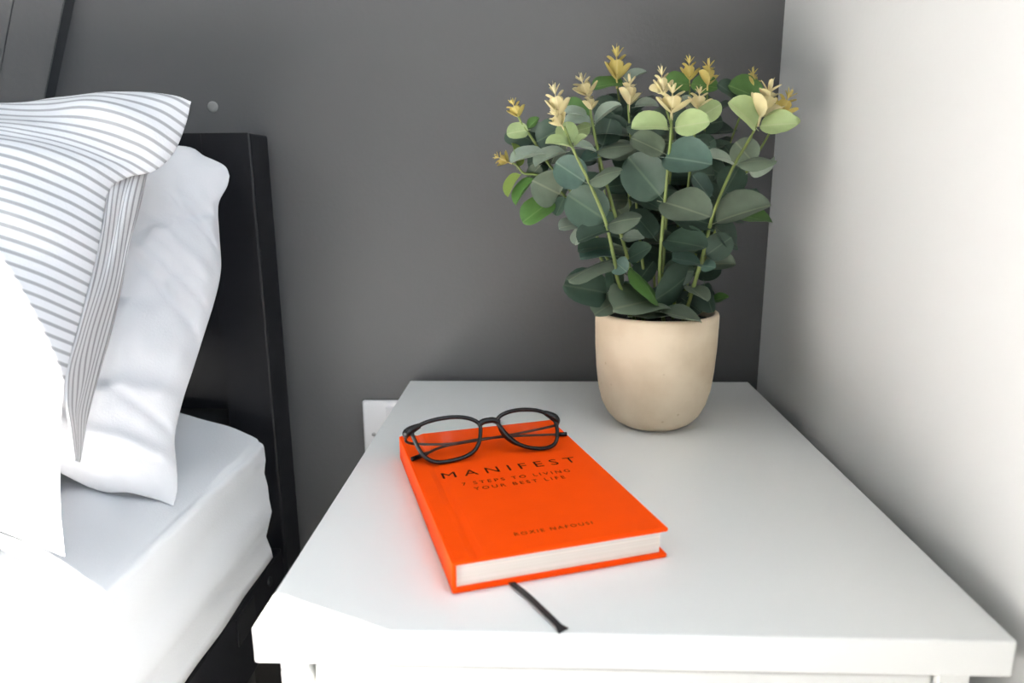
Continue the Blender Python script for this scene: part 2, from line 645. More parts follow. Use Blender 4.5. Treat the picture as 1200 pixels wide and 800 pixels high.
def pillow(name, right, left, bottom, top, thick_f, thick_b, material, wr, nu=90, nv=80, wseed=0.0, parent=None, edge_u=2.6, edge_v=2.6):
    """Coons patch spanned by four edge curves (right/left run bottom>top, bottom/top run right>left), stuffed on both sides."""
    cr, cl, cb, ct = [catmull(c, 10) for c in (right, left, bottom, top)]
    verts, uvs = [], []
    c00, c10, c01, c11 = cr[0], cl[0], cr[-1], cl[-1]
    us = [0.5 - 0.5 * math.cos(math.pi * k / nu) for k in range(nu + 1)]
    vs = [0.5 - 0.5 * math.cos(math.pi * k / nv) for k in range(nv + 1)]
    base = []
    for v in vs:
        R_, L_ = poly_eval(cr, v), poly_eval(cl, v)
        for u in us:
            B_, T_ = poly_eval(cb, u), poly_eval(ct, u)
            P = (1 - u) * R_ + u * L_ + (1 - v) * B_ + v * T_ - ((1 - u) * (1 - v) * c00 + u * (1 - v) * c10 + (1 - u) * v * c01 + u * v * c11)
            base.append(P)
    nrm = (c10 - c00).cross(c01 - c00).normalized()
    if nrm.y > 0:
        nrm = -nrm

    def th(u, v):
        a = 1 - abs(2 * u - 1) ** edge_u
        c = 1 - abs(2 * v - 1) ** edge_v
        return max(0, a) ** 0.62 * max(0, c) ** 0.62
    n1 = nu + 1
    front, back = {}, {}
    for j, v in enumerate(vs):
        for i, u in enumerate(us):
            P = base[j * n1 + i]
            t = th(u, v)
            w = wr(u, v, P) * min(1, t * 3)
            rim = (i in (0, nu)) or (j in (0, nv))
            front[(i, j)] = len(verts)
            verts.append(P + nrm * (thick_f * t + w))
            uvs.append((u, v))
            if rim:
                back[(i, j)] = front[(i, j)]
            else:
                back[(i, j)] = len(verts)
                verts.append(P - nrm * (thick_b * t + 0.3 * w))
                uvs.append((u, v))
    faces = []
    for j in range(nv):
        for i in range(nu):
            faces.append((front[(i, j)], front[(i + 1, j)], front[(i + 1, j + 1)], front[(i, j + 1)]))
            q = (back[(i, j + 1)], back[(i + 1, j + 1)], back[(i + 1, j)], back[(i, j)])
            faces.append(q)
    me = bpy.data.meshes.new(name)
    me.from_pydata([tuple(v) for v in verts], [], faces)
    uvl = me.uv_layers.new(name='cloth')
    for lp in me.loops:
        uvl.data[lp.index].uv = uvs[lp.vertex_index]
    me.validate()
    bm = bmesh.new()
    bm.from_mesh(me)
    bmesh.ops.recalc_face_normals(bm, faces=bm.faces)
    bm.to_mesh(me)
    bm.free()
    return link(name, me, material, parent, True)


def wr_white(u, v, P):
    a = noise.noise(Vector((u * 7 + v * 5, v * 9 - u * 3, 2.0)))
    b_ = noise.noise(Vector((u * 40 + v * 9, v * 16 - u * 20, 7.0)))
    w = 0.006 * a + 0.0025 * b_
    # creases that run in from the seam on the right
    for (v0, sl_, wd, am, ln) in ((0.20, 0.9, 0.016, -0.006, 0.16), (0.30, -0.5, 0.022, 0.005, 0.20), (0.47, 1.4, 0.018, -0.007, 0.22), (0.56, 1.0, 0.015, -0.005, 0.15),
                                  (0.64, 0.8, 0.020, 0.006, 0.18), (0.74, 1.2, 0.014, -0.005, 0.14), (0.86, -1.5, 0.018, -0.007, 0.12), (0.12, 0.3, 0.02, 0.005, 0.2)):
        w += am * math.exp(-((v - v0 - sl_ * u + 0.25 * u * u) / wd) ** 2) * max(0.0, 1 - u / ln) ** 0.7
    return w


V = Vector
wp_right = [on(203, 593, 1, -0.258), on(208, 573, 1, -0.248), on(207, 545, 1, -0.236), on(205, 511, 1, -0.222), on(214, 470, 1, -0.205), on(227, 430, 1, -0.188), on(241, 386, 1, -0.170), on(252, 350, 1, -0.155), on(259, 315, 1, -0.142), on(257, 275, 1, -0.128), on(256, 240, 1, -0.116), on(266, 219, 1, -0.108), on(269, 206, 1, -0.104)]
wp_top = [on(269, 206, 1, -0.104), on(263, 194, 1, -0.100), on(240, 183, 1, -0.098), on(210, 171, 1, -0.100), V((-0.70, -0.105, 0.815)), V((-0.95, -0.11, 0.815)), V((-1.20, -0.105, 0.80))]
wp_bot = [on(203, 593, 1, -0.258), on(185, 586, 1, -0.258), on(150, 577, 1, -0.258), on(110, 573, 1, -0.258), V((-0.72, -0.252, 0.556)), V((-0.90, -0.250, 0.562)), V((-1.22, -0.250, 0.562))]
wp_left = [V((-1.22, -0.250, 0.562)), V((-1.20, -0.20, 0.64)), V((-1.19, -0.13, 0.74)), V((-1.20, -0.105, 0.80))]
wp = pillow('pillow', wp_right, wp_left, wp_bot, wp_top, 0.045, 0.014, M['pillow_white'], wr_white, nu=130, nv=130, edge_u=6.0, edge_v=2.6)
tag(wp, 'plain white pillow leaning against the black headboard', 'pillow')


def wr_stripe(u, v, P):
    a = noise.noise(Vector((u * 5 + v * 3, v * 8 - u * 6, 12.0)))
    b_ = noise.noise(Vector((u * 14 + v * 6, v * 12 - u * 10, 17.0)))
    # drag lines running down towards the top right corner
    c = math.exp(-((v - 0.80 + 0.25 * u) / 0.05) ** 2) * max(0, 1 - u * 2)
    d = math.exp(-((v - 0.90 - 0.1 * u) / 0.035) ** 2) * max(0, 1 - u * 2)
    return 0.007 * a + 0.004 * b_ - 0.012 * c + 0.006 * d


YT, YB = -0.215, -0.355
sp_r_px = [(76, 652, -0.385), (71, 600, -0.390), (70, 550, -0.392), (71, 490, -0.388), (78, 434, -0.372), (101, 346, -0.322), (116, 285, -0.296), (127, 225, -0.272), (150, 208, -0.255), (180, 201, -0.240), (203, 180, -0.225), (217, 148, -0.212), (224, 119, -0.205)]
sp_right = [on(x, y, 1, d) for x, y, d in sp_r_px]
sp_top = [on(224, 119, 1, -0.205), on(205, 112.5, 1, -0.205), on(170, 111.5, 1, -0.205), on(110, 120, 1, -0.206), on(60, 124, 1, -0.207), on(0, 130, 1, -0.208), V((-0.85, -0.21, 0.845)), V((-1.15, -0.20, 0.84))]
c00 = sp_right[0]
sp_bot = [c00, V((-0.645, -0.368, 0.548)), V((-0.72, -0.352, 0.554)), V((-0.80, -0.342, 0.555)), V((-1.0, -0.33, 0.555)), V((-1.17, -0.325, 0.555))]
sp_left = [V((-1.17, -0.325, 0.555)), V((-1.16, -0.28, 0.65)), V((-1.15, -0.23, 0.76)), V((-1.15, -0.20, 0.84))]
M['stripe'] = stripe_mat('striped_cotton', 45, 1, 0.32)
M['stripe_flange'] = stripe_mat('striped_cotton_border', 8.0, 0, 0.34)
stp = pillow('striped_pillow', sp_right, sp_left, sp_bot, sp_top, 0.085, 0.012, M['stripe'], wr_stripe, nu=110, nv=110, edge_u=5.0, edge_v=3.0)
tag(stp, 'white pillow with fine grey stripes and a flat border, in front of the plain pillow', 'pillow')

# flat border (flange) hanging along the side of the striped pillow
sm = [(128, 203, -0.262), (122, 250, -0.272), (112, 300, -0.285), (101, 346, -0.316), (88, 395, -0.340), (77, 434, -0.366), (76, 470, -0.376), (80, 500, -0.378), (86, 540, -0.376)]
ot = [(172, 200, -0.226), (163, 240, -0.236), (150, 290, -0.246), (139, 345, -0.262), (128, 392, -0.280), (117, 430, -0.300), (106, 470, -0.325), (99, 500, -0.345), (92, 542, -0.364)]
A_ = catmull([on(*p[:2], 1, p[2]) for p in sm], 8)
B_ = catmull([on(*p[:2], 1, p[2]) for p in ot], 8)
nw = 16
verts, faces, uvs = [], [], []
for j, (a, c) in enumerate(zip(A_, B_)):
    for i in range(nw + 1):
        t = i / nw
        p = a.lerp(c, t)
        rip = math.sin(t * math.pi) * 0.004 * math.sin(j * 0.28) + 0.0035 * math.sin(t * 9 + j * 0.16) * math.sin(t * math.pi)
        verts.append(tuple(p + Vector((0.3, -0.9, 0)) * rip))
        uvs.append((t + 0.05 * math.sin(j * 0.22) * math.sin(t * math.pi), j / (len(A_) - 1)))
for j in range(len(A_) - 1):
    for i in range(nw):
        k = j * (nw + 1) + i
        faces.append((k, k + 1, k + nw + 2, k + nw + 1))
me = bpy.data.meshes.new('pillow_border')
me.from_pydata(verts, [], faces)
uvl = me.uv_layers.new(name='cloth')
for lp in me.loops:
    uvl.data[lp.index].uv = uvs[lp.vertex_index]
fl = link('pillow_border', me, M['stripe_flange'], stp, True)
md = fl.modifiers.new('thickness', 'SOLIDIFY')
md.thickness = 0.0012
fl['label'] = 'flat border with stripes running lengthwise'

# ------------------------------------------------------------------ bedside table
TW, TD, TH = 0.40, 0.48, 0.55
tb = empty('bedside_table', (-0.20, -0.246, 0))
tag(tb, 'white bedside table with a thick square top beside the bed', 'table')


def tbox(name, x0, x1, y0, y1, z0, z1, bevel=0.001, parent=tb, m=None):
    return box(name, x0 + 0.20, x1 + 0.20, y0 + 0.246, y1 + 0.246, z0, z1, m or M['table_white'], parent, bevel)


tbox('table_top', -0.40, 0.0, -0.486, -0.006, 0.5285, 0.55, 0.0014)
tbox('side_panel', -0.3876, -0.3716, -0.482, -0.010, 0.0, 0.5283)
tbox('side_panel', -0.0345, -0.0184, -0.482, -0.010, 0.0, 0.5283)
tbox('back_panel', -0.3714, -0.0347, -0.020, -0.012, 0.05, 0.5283)
tbox('bottom_panel', -0.3714, -0.0347, -0.470, -0.0205, 0.05, 0.066)
dr = tbox('drawer_front', -0.3694, -0.0367, -0.479, -0.463, 0.36, 0.523)
tbox('drawer_front', -0.3694, -0.0367, -0.479, -0.463, 0.07, 0.355)

# ------------------------------------------------------------------ book
BK_A = math.radians(18.9)
BW, BL, BT = 0.1375, 0.2145, 0.0205
bk_c = Vector((-0.2650, -0.3285, 0.5503))
bk = empty('book', bk_c, BK_A)
tag(bk, 'orange hardback book titled MANIFEST lying on the white table', 'book')
ca, sa = math.cos(BK_A), math.sin(BK_A)


def bk_local(p):
    d = p - bk_c
    return Vector((d.x * ca + d.y * sa, -d.x * sa + d.y * ca, d.z))


ct_ = 0.0028
hw, hl = BW / 2, BL / 2
# front board with the hinge groove pressed in beside the spine
def board(name, z0, z1, groove):
    xs = [-hw + 0.0004, -hw + 0.0105, -hw + 0.0125, -hw + 0.0150, -hw + 0.0175, -hw + 0.0195, hw]
    dz = [0, 0, -0.0006, -0.0013, -0.0006, 0, 0] if groove else [0] * 7
    bm = bmesh.new()
    rows = []
    for y in (-hl, hl):
        rows.append(([bm.verts.new((x, y, z0)) for x in xs], [bm.verts.new((x, y, z1 + d)) for x, d in zip(xs, dz)]))
    (a0, a1), (c0, c1) = rows
    for i in range(6):
        bm.faces.new((a1[i], a1[i + 1], c1[i + 1], c1[i]))
        bm.faces.new((c0[i], c0[i + 1], a0[i + 1], a0[i]))
        bm.faces.new((a0[i], a0[i + 1], a1[i + 1], a1[i]))
        bm.faces.new((c1[i], c1[i + 1], c0[i + 1], c0[i]))
    bm.faces.new((a0[0], a1[0], c1[0], c0[0]))
    bm.faces.new((c0[6], c1[6], a1[6], a0[6]))
    bmesh.ops.recalc_face_normals(bm, faces=bm.faces)
    sharp = [e for e in bm.edges if len(e.link_faces) == 2 and e.calc_face_angle(0) > 1.0]
    bmesh.ops.bevel(bm, geom=sharp, offset=0.0007, segments=2, affect='EDGES')
    return bm_obj(name, bm, M['cover'], bk)


front = board('front_cover', BT - ct_, BT, True)
board('back_cover', 0.0, ct_, False)
box('spine', -hw - 0.0006, -hw + 0.0022, -hl, hl, 0.0004, BT - 0.0004, M['cover'], bk, 0.0007)
box('page_block', -hw + 0.0024, hw - 0.0042, -hl + 0.0032, hl - 0.0032, ct_, BT - ct_, M['page_edges'], bk)


def text(name, s, p_left, p_right, cap, wide=1.0):
    """line of capitals between two cover points; cap = letter height in metres"""
    cu = bpy.data.curves.new(name, 'FONT')
    cu.body = s
    cu.size = 1.0
    cu.space_character = wide
    cu.resolution_u = 3
    ob = bpy.data.objects.new(name + '_tmp', cu)
    COL.objects.link(ob)
    bpy.context.view_layer.update()
    me = bpy.data.meshes.new_from_object(ob)
    bpy.data.objects.remove(ob)
    me.name = name
    xs = [v.co.x for v in me.vertices]
    ys = [v.co.y for v in me.vertices]
    w = max(xs) - min(xs)
    h = max(ys) - min(ys)
    L = p_right.x - p_left.x
    y0 = (p_left.y + p_right.y) / 2
    sx, sy = L / w, cap / h
    x0, yb = min(xs), min(ys)
    for v in me.vertices:
        v.co = Vector((p_left.x + (v.co.x - x0) * sx, y0 + (v.co.y - yb) * sy, BT + 0.00012))
    return link(name, me, M['ink'], front)


zt_ = bk_c.z + BT
P = lambda x, y: bk_local(on(x, y, 2, zt_))
text('title_lettering', 'MANIFEST', P(518.5, 559), P(679, 543), 0.0105, 1.6)
text('subtitle_lettering', '7 STEPS TO LIVING', P(542, 568.5), P(669, 553), 0.0048, 1.45)
text('subtitle_lettering', 'YOUR BEST LIFE', P(556, 573.5), P(664, 561), 0.0048, 1.45)
text('author_lettering', 'ROXIE NAFOUSI', P(604, 628), P(695, 613.5), 0.0036, 1.35)

# ribbon bookmark
rp = [on(x, y, 2, 0.5506) for x, y in ((585, 668), (597, 682), (617, 699), (640, 721), (652, 732), (660, 739))]
rl = catmull([bk_local(p) for p in rp], 6)
bm = bmesh.new()
prev = None
n = len(rl)
for i, p in enumerate(rl):
    t = (rl[min(i + 1, n - 1)] - rl[max(i - 1, 0)]).normalized()
    s = Vector((t.y, -t.x, 0))
    f = i / (n - 1)
    w = 0.0019 + (0.0016 * max(0, (f - 0.86) / 0.14))
    z = 0.0004 + 0.0012 * math.sin(f * math.pi) 
    q = Vector((p.x, p.y, z))
    ext = t * (0.001 if i == n - 1 else 0)
    row = [bm.verts.new(q - s * w), bm.verts.new(q + s * w + ext), bm.verts.new(q + s * w + ext + Vector((0, 0, 0.0004))), bm.verts.new(q - s * w + Vector((0, 0, 0.0004)))]
    if prev:
        for k in range(4):
            bm.faces.new((prev[k], prev[(k + 1) % 4], row[(k + 1) % 4], row[k]))
    else:
        bm.faces.new(row)
    prev = row
bm.faces.new(prev[::-1])
bmesh.ops.recalc_face_normals(bm, faces=bm.faces)
rb = bm_obj('ribbon_bookmark', bm, M['ribbon'], bk)
rb['label'] = 'black ribbon bookmark trailing onto the table'

# ------------------------------------------------------------------ eyeglasses
zc = zt_ + 0.0022
g1, g2 = on(515, 541.5, 2, zc), on(640, 525.5, 2, zc)
gx = (g2 - g1).normalized()
TILT = math.radians(24)
back = Vector((-gx.y, gx.x, 0))
gup = Vector((0, 0, 1)) * math.cos(TILT) + back * math.sin(TILT)
gn = gx.cross(gup).normalized()
if gn.y > 0:
    gn = -gn
gl_o = (g1 + g2) / 2
gl = empty('eyeglasses', Vector((gl_o.x, gl_o.y, zt_)))
tag(gl, 'black framed eyeglasses folded on the orange book', 'eyeglasses')
go = Vector(gl.location)


def gp(x, y, off=0.0):
    return on_plane(x, y, g1 + gn * off, gn) - go


LL = [(486, 502), (493, 497.5), (502, 493.8), (516, 490.4), (532, 488.6), (546, 489.4), (557, 493), (562.5, 498.5), (563, 508), (561, 519.5), (555, 529), (544, 535.5), (530, 539.5), (516, 541.5), (506, 540), (497.5, 535), (491.5, 527), (486.5, 517), (483, 508)]
RL_ = [(583, 491), (589, 485.5), (600, 481.5), (614, 479.8), (628, 480.6), (640, 484), (648, 489), (651.5, 496), (653.2, 506), (652.6, 514), (649, 521), (640, 524.8), (628, 525.2), (616, 523.2), (604, 518.6), (594.5, 511.5), (588, 503), (583.5, 496.5)]


def loop_curve(px, n=5):
    P = [gp(*p) for p in px]
    k = len(P)
    out = []
    for i in range(k):
        a, b, c, d = P[i - 1], P[i], P[(i + 1) % k], P[(i + 2) % k]
        for j in range(n):
            t = j / n
            out.append(0.5 * ((2 * b) + (c - a) * t + (2 * a - 5 * b + 4 * c - d) * t * t + (3 * b - a - 3 * c + d) * t ** 3))
    return out


for px in (LL, RL_):
    lc = loop_curve(px)
    fr_ = bm_obj('rim', tube_bm(lc, 0.0019, 8, True, ref=gn, flat=0.85), M['acetate'], gl, True)
    bm = bmesh.new()
    cen = sum(lc, Vector()) / len(lc)
    vf = [bm.verts.new(cen + (p - cen) * 0.985 + gn * 0.0006) for p in lc]
    vb = [bm.verts.new(cen + (p - cen) * 0.985 - gn * 0.0006) for p in lc]
    cf, cb_ = bm.verts.new(cen + gn * 0.0018), bm.verts.new(cen + gn * 0.0004)
    k = len(lc)
    for i in range(k):
        bm.faces.new((vf[i], vf[(i + 1) % k], cf))
        bm.faces.new((vb[(i + 1) % k], vb[i], cb_))
        bm.faces.new((vb[i], vb[(i + 1) % k], vf[(i + 1) % k], vf[i]))
    bmesh.ops.recalc_face_normals(bm, faces=bm.faces)
    bm_obj('lens', bm, M['lens'], gl, True)
br = catmull([gp(561, 497.5), gp(566, 494.0), gp(573, 492.4), gp(579, 492.3), gp(585, 495)], 6)
bm_obj('bridge', tube_bm(br, 0.0024, 8, ref=gn), M['acetate'], gl, True)
# thicker nose side of the far lens and wing-like end pieces
nb = catmull([gp(584, 494.5), gp(588, 502), gp(594, 510), gp(603, 517.2), gp(612, 521.5)], 5)
bm_obj('nose_pad', tube_bm([p - gn * 0.002 for p in nb], lambda t: 0.0026 * math.sin(math.pi * (0.15 + 0.7 * t)), 8, ref=gn), M['acetate'], gl, True)
e1 = catmull([gp(492, 498.5), gp(483, 503), gp(477, 507), gp(475.5, 510, -0.003), gp(476, 511, -0.007)], 5)
bm_obj('end_piece', tube_bm(e1, lambda t: 0.0020 + 0.0014 * math.sin(math.pi * min(1, t * 1.2)), 8, ref=gn), M['acetate'], gl, True)
e2 = catmull([gp(638, 483.2), gp(646, 487), gp(651, 490.5), gp(652.5, 495, -0.003), gp(652, 498, -0.007)], 5)
bm_obj('end_piece', tube_bm(e2, lambda t: 0.0020 + 0.0014 * math.sin(math.pi * min(1, t * 1.2)), 8, ref=gn), M['acetate'], gl, True)
# folded temples: wires running across behind the lenses, their ends on the cover
zt2 = zt_ + 0.0013


def temple(px):
    """each point: pixel and height above the cover (None = behind the frame plane by off)"""
    pts = []
    for (x, y, mode, val) in px:
        if mode == 'p':
            pts.append(gp(x, y, val))
        else:
            pts.append(on(x, y, 2, zt_ + val) - go)
    c = catmull(pts, 6)
    t_ = bm_obj('temple', tube_bm(c, lambda t: 0.0011 + (0.0007 if t > 0.82 else 0), 8), M['temple_metal'], gl, True)
    tipc = c[int(len(c) * 0.86):]
    bm_obj('temple_tip', tube_bm(tipc, 0.0019, 8), M['acetate'], t_, True)


temple([(476, 511, 'p', -0.006), (476, 517, 'p', -0.008), (488, 520, 'h', 0.0115), (526, 520, 'h', 0.0085), (562, 514.5, 'h', 0.0065), (600, 511, 'h', 0.0045), (640, 509.3, 'h', 0.0028), (655, 508.8, 'h', 0.0022), (664, 508.5, 'h', 0.0020)])
temple([(652, 497, 'p', -0.006), (648, 499, 'p', -0.009), (630, 503, 'h', 0.0110), (600, 509, 'h', 0.0090), (560, 515.8, 'h', 0.0085), (520, 523, 'h', 0.0055), (496, 533, 'h', 0.0028), (482.5, 538, 'h', 0.0020)])

# ------------------------------------------------------------------ potted plant
PC = Vector((-0.1345, -0.150, 0.55))
PR = 0.0577
pp = empty('potted_eucalyptus', PC)
tag(pp, 'leafy eucalyptus with cream shoot tips in a rounded cream pot', 'plant')
prof_out = [(0.0, 0.0), (0.026, 0.0), (0.031, 0.0012), (0.038, 0.0055), (0.0445, 0.0125), (0.0498, 0.0230), (0.0535, 0.037), (0.0557, 0.055), (0.0572, 0.078), (PR, 0.100), (PR, 0.1085), (PR - 0.0008, 0.1108), (PR - 0.0025, 0.1118), (PR - 0.0045, 0.1112), (PR - 0.0055, 0.1090), (PR - 0.0058, 0.095), (PR - 0.0068, 0.088), (0.0, 0.088)]
# refine profile
pr2 = []
for i, (a, c) in enumerate(zip(prof_out, prof_out[1:])):
    pr2.append(a)
    if i < 14:
        pass
pr2.append(prof_out[-1])
pot = bm_obj('pot', lathe_bm(pr2, 72), M['pot'], pp, True)
pot['label'] = 'cream plaster pot with a rounded base'
b = bmesh.new()
lathe_bm([(0.0, 0.1030), (0.02, 0.1040), (0.04, 0.1030), (PR - 0.0062, 0.1015)], 48, bm=b)
for v in b.verts:
    v.co.z += 0.0022 * noise.noise(v.co * 120)
bm_obj('soil', b, M['soil'], pp, True)


def pu(x, y, d):
    """pixel and depth behind (+) / before (-) the pot's axis > plant coordinates"""
    return on(x, y, 1, PC.y + d) - PC


# unit leaf meshes: x across, y along, z up
def leaf_mesh(name, fold_, curl, droop, wave, shape):
    nr, nc = 10, 6
    verts, faces = [], []
    for j in range(nr + 1):
        t = 0.5 - 0.5 * math.cos(math.pi * j / nr)
        q = t ** shape
        w = max(math.sqrt(max(0.0, 1 - (2 * q - 1) ** 2)) ** 0.92, 0.04) * 0.5
        for i in range(nc + 1):
            s = 2 * i / nc - 1
            x = w * s
            z = fold_ * abs(s) * w + curl * (s * s) * w + droop * t * t + wave * math.sin(t * 7 + 2 * s) * 0.05 * abs(s)
            verts.append((x, t, z))
    n = nc + 1
    for j in range(nr):
        for i in range(nc):
            a = j * n + i
            faces.append((a, a + 1, a + n + 1, a + n))
    # leaf stalk
    k = len(verts)
    for (y, w) in ((-0.14, 0.014), (0.03, 0.018)):
        verts += [(-w, y, -0.006), (w, y, -0.006), (0, y, 0.012)]
    faces += [(k, k + 1, k + 4, k + 3), (k + 1, k + 2, k + 5, k + 4), (k + 2, k, k + 3, k + 5)]
    me = bpy.data.meshes.new(name)
    me.from_pydata(verts, [], faces)
    for f in me.polygons:
        f.use_smooth = True
    return me


LEAF = [('flat', 0.20, 0.10, -0.07, 1.0, 0.92), ('cup', 0.12, 0.35, -0.10, 0.8, 0.86), ('fold', 0.5, 0.05, -0.12, 0.5, 0.9), ('arch', -0.10, -0.12, -0.22, 0.9, 0.95)]
leaf_cache = {}


def get_leaf(kind, mname):
    key = (kind, mname)
    if key not in leaf_cache:
        me = leaf_mesh('leaf_' + LEAF[kind][0], *LEAF[kind][1:])
        me.materials.append(LM[mname])
        leaf_cache[key] = me
    return leaf_cache[key]


def place_leaf(stem, B, T, wid, mname, kind, s=1, ratio=0.80):
    """B, T: stalk end and tip (plant coordinates); wid: seen width in metres; the blade rolls about its axis until it shows that width"""
    Lv = T - B
    ln = Lv.length
    y = Lv / ln
    view = (PC + (B + T) / 2 - CAM).normalized()
    n0 = -(view - y * view.dot(y))
    if n0.length < 1e-4:
        n0 = Vector((0, 0, 1)) - y * y.z
    n0.normalize()
    tw = max(wid, ratio * ln)
    roll = math.acos(max(0.12, min(1.0, wid / tw)))
    best = None
    for sg in (1, -1):
        nn = Matrix.Rotation(sg * roll, 3, y) @ n0
        if best is None or (nn.z > best.z) == (s > 0):
            best = nn
    z = best.normalized()
    x = y.cross(z).normalized()
    o = bpy.data.objects.new('leaf', get_leaf(kind, mname))
    COL.objects.link(o)
    o.parent = stem
    m = Matrix((x * tw, y * ln * 0.94, z * ln * 0.8)).transposed().to_4x4()
    m.translation = B + y * ln * 0.06
    o.matrix_basis = m
    return o


def sprig_mesh(name, variant, mname):
    """young shoot tip: a cupped pair, a small pair and a tuft of tiny unopened leaves, 1 unit tall"""
    bm = bmesh.new()
    rnd = random.Random(variant)
    tube_bm([Vector((0, 0, -0.1)), Vector((0, 0, 0.3)), Vector((0.01, 0, 0.75))], lambda t: 0.045 * (1 - 0.5 * t), 6, bm=bm)

    def lf(base, az, el, ln, wd, cup):
        d = Vector((math.cos(az) * math.cos(el), math.sin(az) * math.cos(el), math.sin(el)))
        sd = Vector((-math.sin(az), math.cos(az), 0))
        up = sd.cross(d) * -1
        rows = []
        for t in (0.0, 0.12, 0.35, 0.62, 0.86, 0.96, 1.0):
            w = wd * max(0.12, math.sqrt(max(0.0, 1 - (2 * t ** 1.15 - 1) ** 2))) * 0.55
            c = base + d * (ln * t) + up * (cup * ln * t * t)
            rows.append([bm.verts.new(c + sd * (w * s) + up * (abs(s) * w * 0.5)) for s in (-1, -0.5, 0, 0.5, 1)])
        for a, c in zip(rows, rows[1:]):
            for k in range(4):
                bm.faces.new((a[k], a[k + 1], c[k + 1], c[k]))
    a0 = rnd.uniform(-0.5, 0.5)
    for k in (0, 1):
        lf(Vector((0, 0, 0.10)), a0 + k * math.pi, 0.30 + 0.25 * k, 0.62, 0.50, 0.30)
    a1 = a0 + math.pi / 2
    for k in (0, 1):
        lf(Vector((0, 0, 0.22)), a1 + k * math.pi, 0.75, 0.42, 0.46, 0.25)
    for k in (0, 1):
        lf(Vector((0, 0, 0.50)), a0 + 0.3 + k * math.pi, 0.45, 0.40, 0.28, 0.1)
    for k in range(5):
        az = a0 + k * 2 * math.pi / 5
        lf(Vector((0.01, 0, 0.66)), az, 0.75 + 0.35 * (k % 2), 0.36, 0.10, 0.0)
    lf(Vector((0.01, 0, 0.72)), 0, 1.5, 0.32, 0.06, 0)
    me = bpy.data.meshes.new(name)
    bm.normal_update()
    bm.to_mesh(me)
    bm.free()
    me.materials.append(LM[mname])
    for f in me.polygons:
        f.use_smooth = True
    return me


SPR = {(v, m): sprig_mesh('shoot_tip', v, m) for v in (1, 2, 3) for m in ('bud', 'bud2')}


def place_sprig(stem, base, tip, var, m, fat=1.0):
    d = tip - base
    ln = d.length
    z = d.normalized()
    x = Vector((1, 0, 0)) - z * z.x
    x.normalize()
    y = z.cross(x)
    o = bpy.data.objects.new('shoot_tip', SPR[(var, m)])
    COL.objects.link(o)
    o.parent = stem
    mm = Matrix((x * ln * fat, y * ln * fat, z * ln)).transposed().to_4x4()
    mm.translation = base
    o.matrix_basis = mm


def make_stem(px, r0=0.0019, r1=0.0011):
    """px: list of (x, y, depth); the first point sits in the soil"""
    pts = catmull([pu(*p) for p in px], 6)
    o = bm_obj('stem', tube_bm(pts, lambda t: r0 + (r1 - r0) * t, 7), M['stem'], pp, True)
    return o, pts


def W(wpx, d):
    p = PC.y + d
    return wpx / F_PX * (p - CAM.y) * 0.985


def leaves(stem, items):
    """(bx, by, tx, ty, width px, depth at base, depth at tip, material, mesh kind, +1 shows upper side)"""
    for (bx, by, tx, ty, w, db, dt, mn, kd, s) in items:
        place_leaf(stem, pu(bx, by, db), pu(tx, ty, dt), W(w, (db + dt) / 2), mn, kd, s)


fill_rnd = random.Random(3)


def fill(stem, pts, n, t0, t1, mats, lmin=0.026, lmax=0.040, back=True):
    for k in range(n):
        t = t0 + (t1 - t0) * (k + 0.5) / n
        p = pts[int(t * (len(pts) - 1))]
        a = k * 1.57 + fill_rnd.uniform(-0.5, 0.5)
        for h in (0, math.pi):
            az = a + h + fill_rnd.uniform(-0.25, 0.25)
            el = fill_rnd.uniform(-0.1, 0.6)
            d = Vector((math.cos(az) * math.cos(el), math.sin(az) * math.cos(el), math.sin(el)))
            if back and d.y < -0.35:
                d.y = -0.2 * d.y
                d.normalize()
            ln = fill_rnd.uniform(lmin, lmax)
            T = p + d * ln
            if (PC + T).y > -0.012 or (PC + T).x > 0.004 or T.z < 0.112:
                continue
            place_leaf(stem, p, T, ln * fill_rnd.uniform(0.35, 0.8), fill_rnd.choice(mats), fill_rnd.randrange(4), 1)


# centre front stem
s, pts = make_stem([(778, 378, -0.012), (773, 330, -0.030), (776, 270, -0.040), (781, 215, -0.045), (786, 160, -0.048), (787, 132, -0.048)])
leaves(s, [
    (785, 150, 741, 146, 21, -0.048, -0.055, 'light', 2, 1),
    (788, 150, 832, 141, 28, -0.048, -0.058, 'light', 0, 1),
    (779, 180, 740, 160, 27, -0.046, -0.040, 'mid', 0, 1),
    (776, 184, 833, 190, 40, -0.046, -0.070, 'teal', 1, 1),
    (776, 232, 736, 184, 52, -0.040, -0.035, 'dark', 0, 1),
    (774, 236, 832, 252, 40, -0.042, -0.072, 'mid', 0, 1),
    (776, 281, 828, 288, 30, -0.036, -0.060, 'dark', 0, 1),
    (778, 248, 838, 262, 34, -0.030, -0.030, 'dark', 0, 1),
    (768, 280, 741, 246, 26, -0.030, -0.020, 'dark', 0, 1),
    (776, 246, 740, 226, 26, -0.028, -0.010, 'dark', 1, 1),
    (775, 320, 812, 318, 34, -0.020, -0.030, 'dark', 3, -1)])
place_sprig(s, pu(787, 137, -0.048), pu(788, 96, -0.050), 1, 'bud', 1.15)

